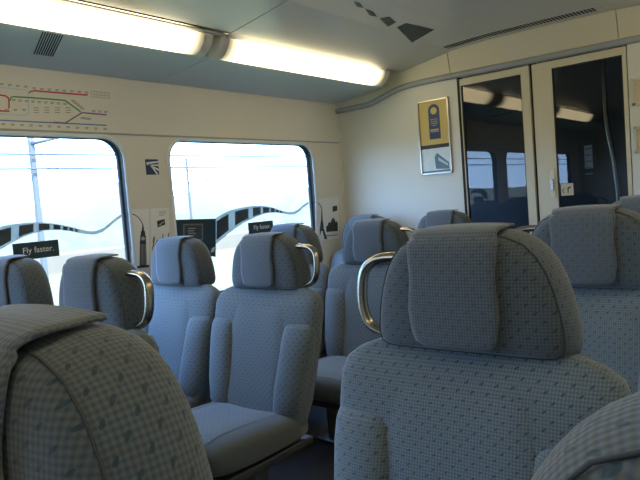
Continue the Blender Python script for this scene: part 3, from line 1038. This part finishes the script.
notice(1.655, 1.80, 'upper of two small buff framed notices on the wall right of the doors')
notice(1.39, 1.535, 'lower of two small buff framed notices on the wall right of the doors')

# sticker on the glass of the right leaf
YGL = YE + .004 + .012
p0, p1 = ony(560.5, 183, YGL - .002), ony(574, 196, YGL - .002)
c = (p0 + p1) / 2
t = empty('door_sticker', c, 'small pale square sticker with dark arrow marks on the right door glass', 'sticker')
h = .036
MB().box((-h, 0, -h), (h, .0012, h)).build('film', 'buff', t, smooth=False)
m = MB()
m.prism([Vector((x * h, -.0001, z * h)) for x, z in ((.05, -.6), (.2, -.6), (.25, .1), (.7, .35), (.55, .5), (.05, .3))], (0, -.0006, 0))
rr = []
for k in range(9):
    a = PI * .5 + k * PI / 8
    rr.append([Vector(((-.45 + q * cos(a)) * h, yv, (-.2 + q * sin(a) * 1.1) * h)) for q, yv in ((.35, 0), (.22, 0), (.22, -.0006), (.35, -.0006))])
m.loft(rr)
m.build('arrow_marks', 'ink', t, smooth=False)

# framed notice and grab pole in the vestibule
p0, p1 = ony(581, 143, VY - .01), ony(597, 171, VY - .01)
c = (p0 + p1) / 2
t = empty('framed_notice', (c.x, VY - .002, c.z), 'dark framed notice seen through the right door glass, on the far vestibule wall', 'notice')
hx, hz = abs(p1.x - p0.x) / 2, abs(p1.z - p0.z) / 2
MB().box((-hx, -.02, -hz), (hx, 0, hz)).build('frame', 'ink', t, smooth=False)
MB().box((-hx + .025, -.023, -hz + .025), (hx - .025, -.02, hz - .025)).build('sheet', 'paper', t, smooth=False)
m = MB()
for k in range(5): m.box((-hx * .5, -.0236, hz * .5 - k * .05), (hx * (.5 - .1 * (k % 2)), -.023, hz * .5 - k * .05 + .012))
m.build('print_marks', 'line_grey', t, smooth=False)
gp = ony(618, 165, 4.5)
t = MB().tube(smooth_path([(0, 0, .0), (0, 0, .5), (0, 0, 1.0), (-.02, 0, 1.35), (-.06, 0, 1.7), (-.06, .02, 2.28)], 6), .017, 12).build('grab_pole', 'chrome')
t.location = (gp.x, 4.5, 0); tag(t, 'bent steel grab pole seen through the right door glass', 'pole')

# ------------------------------------------------------------------ outside
m = MB(); m.box((-900, -900, -3.0), (-3.4, 900, -2.6)); struct(m.build('ground', 'grass', smooth=False))
m = MB(); m.box((-13.5, -200, -2.6), (-8.5, 300, -2.3)); struct(m.build('track_bed', 'concrete', smooth=False))
m = MB(); m.box((-46, -300, -2.6), (-45.4, 500, -1.3)); struct(m.build('barrier', 'concrete', smooth=False))


def ridge(x, hs, seed, name, material):
    rnd = random.Random(seed); m = MB(); rings = []
    n = 90
    for k in range(n + 1):
        y = -400 + 1100 * k / n
        h = hs * (.55 + .3 * sin(k * .31 + seed) + .2 * sin(k * .83 + seed * 2) + .12 * rnd.random())
        rings.append([Vector((x - 40, y, -2.7)), Vector((x - 14, y, h * .8)), Vector((x - 8, y, h)), Vector((x - 3, y, h * .7)), Vector((x, y, -2.7))])
    m.loft(rings, closed=False); o = m.build(name, material); return o


struct(ridge(-420, 26, 3, 'hills', 'hill'))
h = ridge(-75, 1.7, 8, 'hedge', 'foliage'); tag(h, 'blurred band of pale green bushes outside beyond the windows', 'bushes', kind='stuff')
for i, (xx, yy) in enumerate(((-18, 9.15), (-40, 33.0))):
    t = empty('catenary_mast', (xx, yy, -2.6), ['pale trackside mast seen through the first window', 'faint trackside mast farther along the line, outside'][i], 'mast', 'masts along the railway')
    MB().box((-.07, -.07, 0), (.07, .07, 8.2)).build('post', 'galvanised', t, smooth=False)
    m = MB(); m.tube([(0, 0, 6.2), (2.6, 0, 6.2)], .05); m.tube([(0, 0, 7.3), (2.6, 0, 6.2)], .04); m.build('bracket', 'galvanised', t)
for z, l in ((3.28, 'upper overhead wire running past the mast outside the windows'), (2.86, 'lower overhead wire running past the mast outside the windows')):
    o = MB().tube([(0, -80, 0), (0, 0, 0), (0, 150, 0)], .032, 6).build('overhead_wire', 'galvanised'); o.location = (-17.8, 0, z); tag(o, l, 'wire', 'wires over the railway')

# ------------------------------------------------------------------ light
wd = bpy.data.worlds.new('world'); sc.world = wd; wd.use_nodes = True
nt = wd.node_tree; L = nt.links.new
bg = nt.nodes['Background']
tc = nt.nodes.new('ShaderNodeTexCoord'); sp = nt.nodes.new('ShaderNodeSeparateXYZ'); L(tc.outputs['Generated'], sp.inputs[0])
cr = nt.nodes.new('ShaderNodeValToRGB')
cr.color_ramp.elements[0].position = 0.0; cr.color_ramp.elements[0].color = (.42, .64, 1.0, 1)
cr.color_ramp.elements[1].position = .6; cr.color_ramp.elements[1].color = (.18, .38, .85, 1)
e = cr.color_ramp.elements.new(.12); e.color = (.36, .60, 1.0, 1)
L(sp.outputs['Z'], cr.inputs[0]); L(cr.outputs[0], bg.inputs['Color'])
bg.inputs['Strength'].default_value = 12.0
sun = bpy.data.lights.new('sun', 'SUN'); sun.energy = 25; sun.angle = .02; sun.color = (1, .95, .85)
so = bpy.data.objects.new('sun', sun); C.objects.link(so)
so.rotation_euler = (rad(20), rad(38), 0)     # from the right and above: the left windows stay in shade

sc.view_settings.view_transform = 'Standard'
sc.view_settings.look = 'None'
sc.view_settings.gamma = 1
sc.view_settings.exposure = 0.08
sc.view_settings.use_curve_mapping = False
sc.cycles.max_bounces = 8
sc.cycles.diffuse_bounces = 5
sc.cycles.sample_clamp_indirect = 6
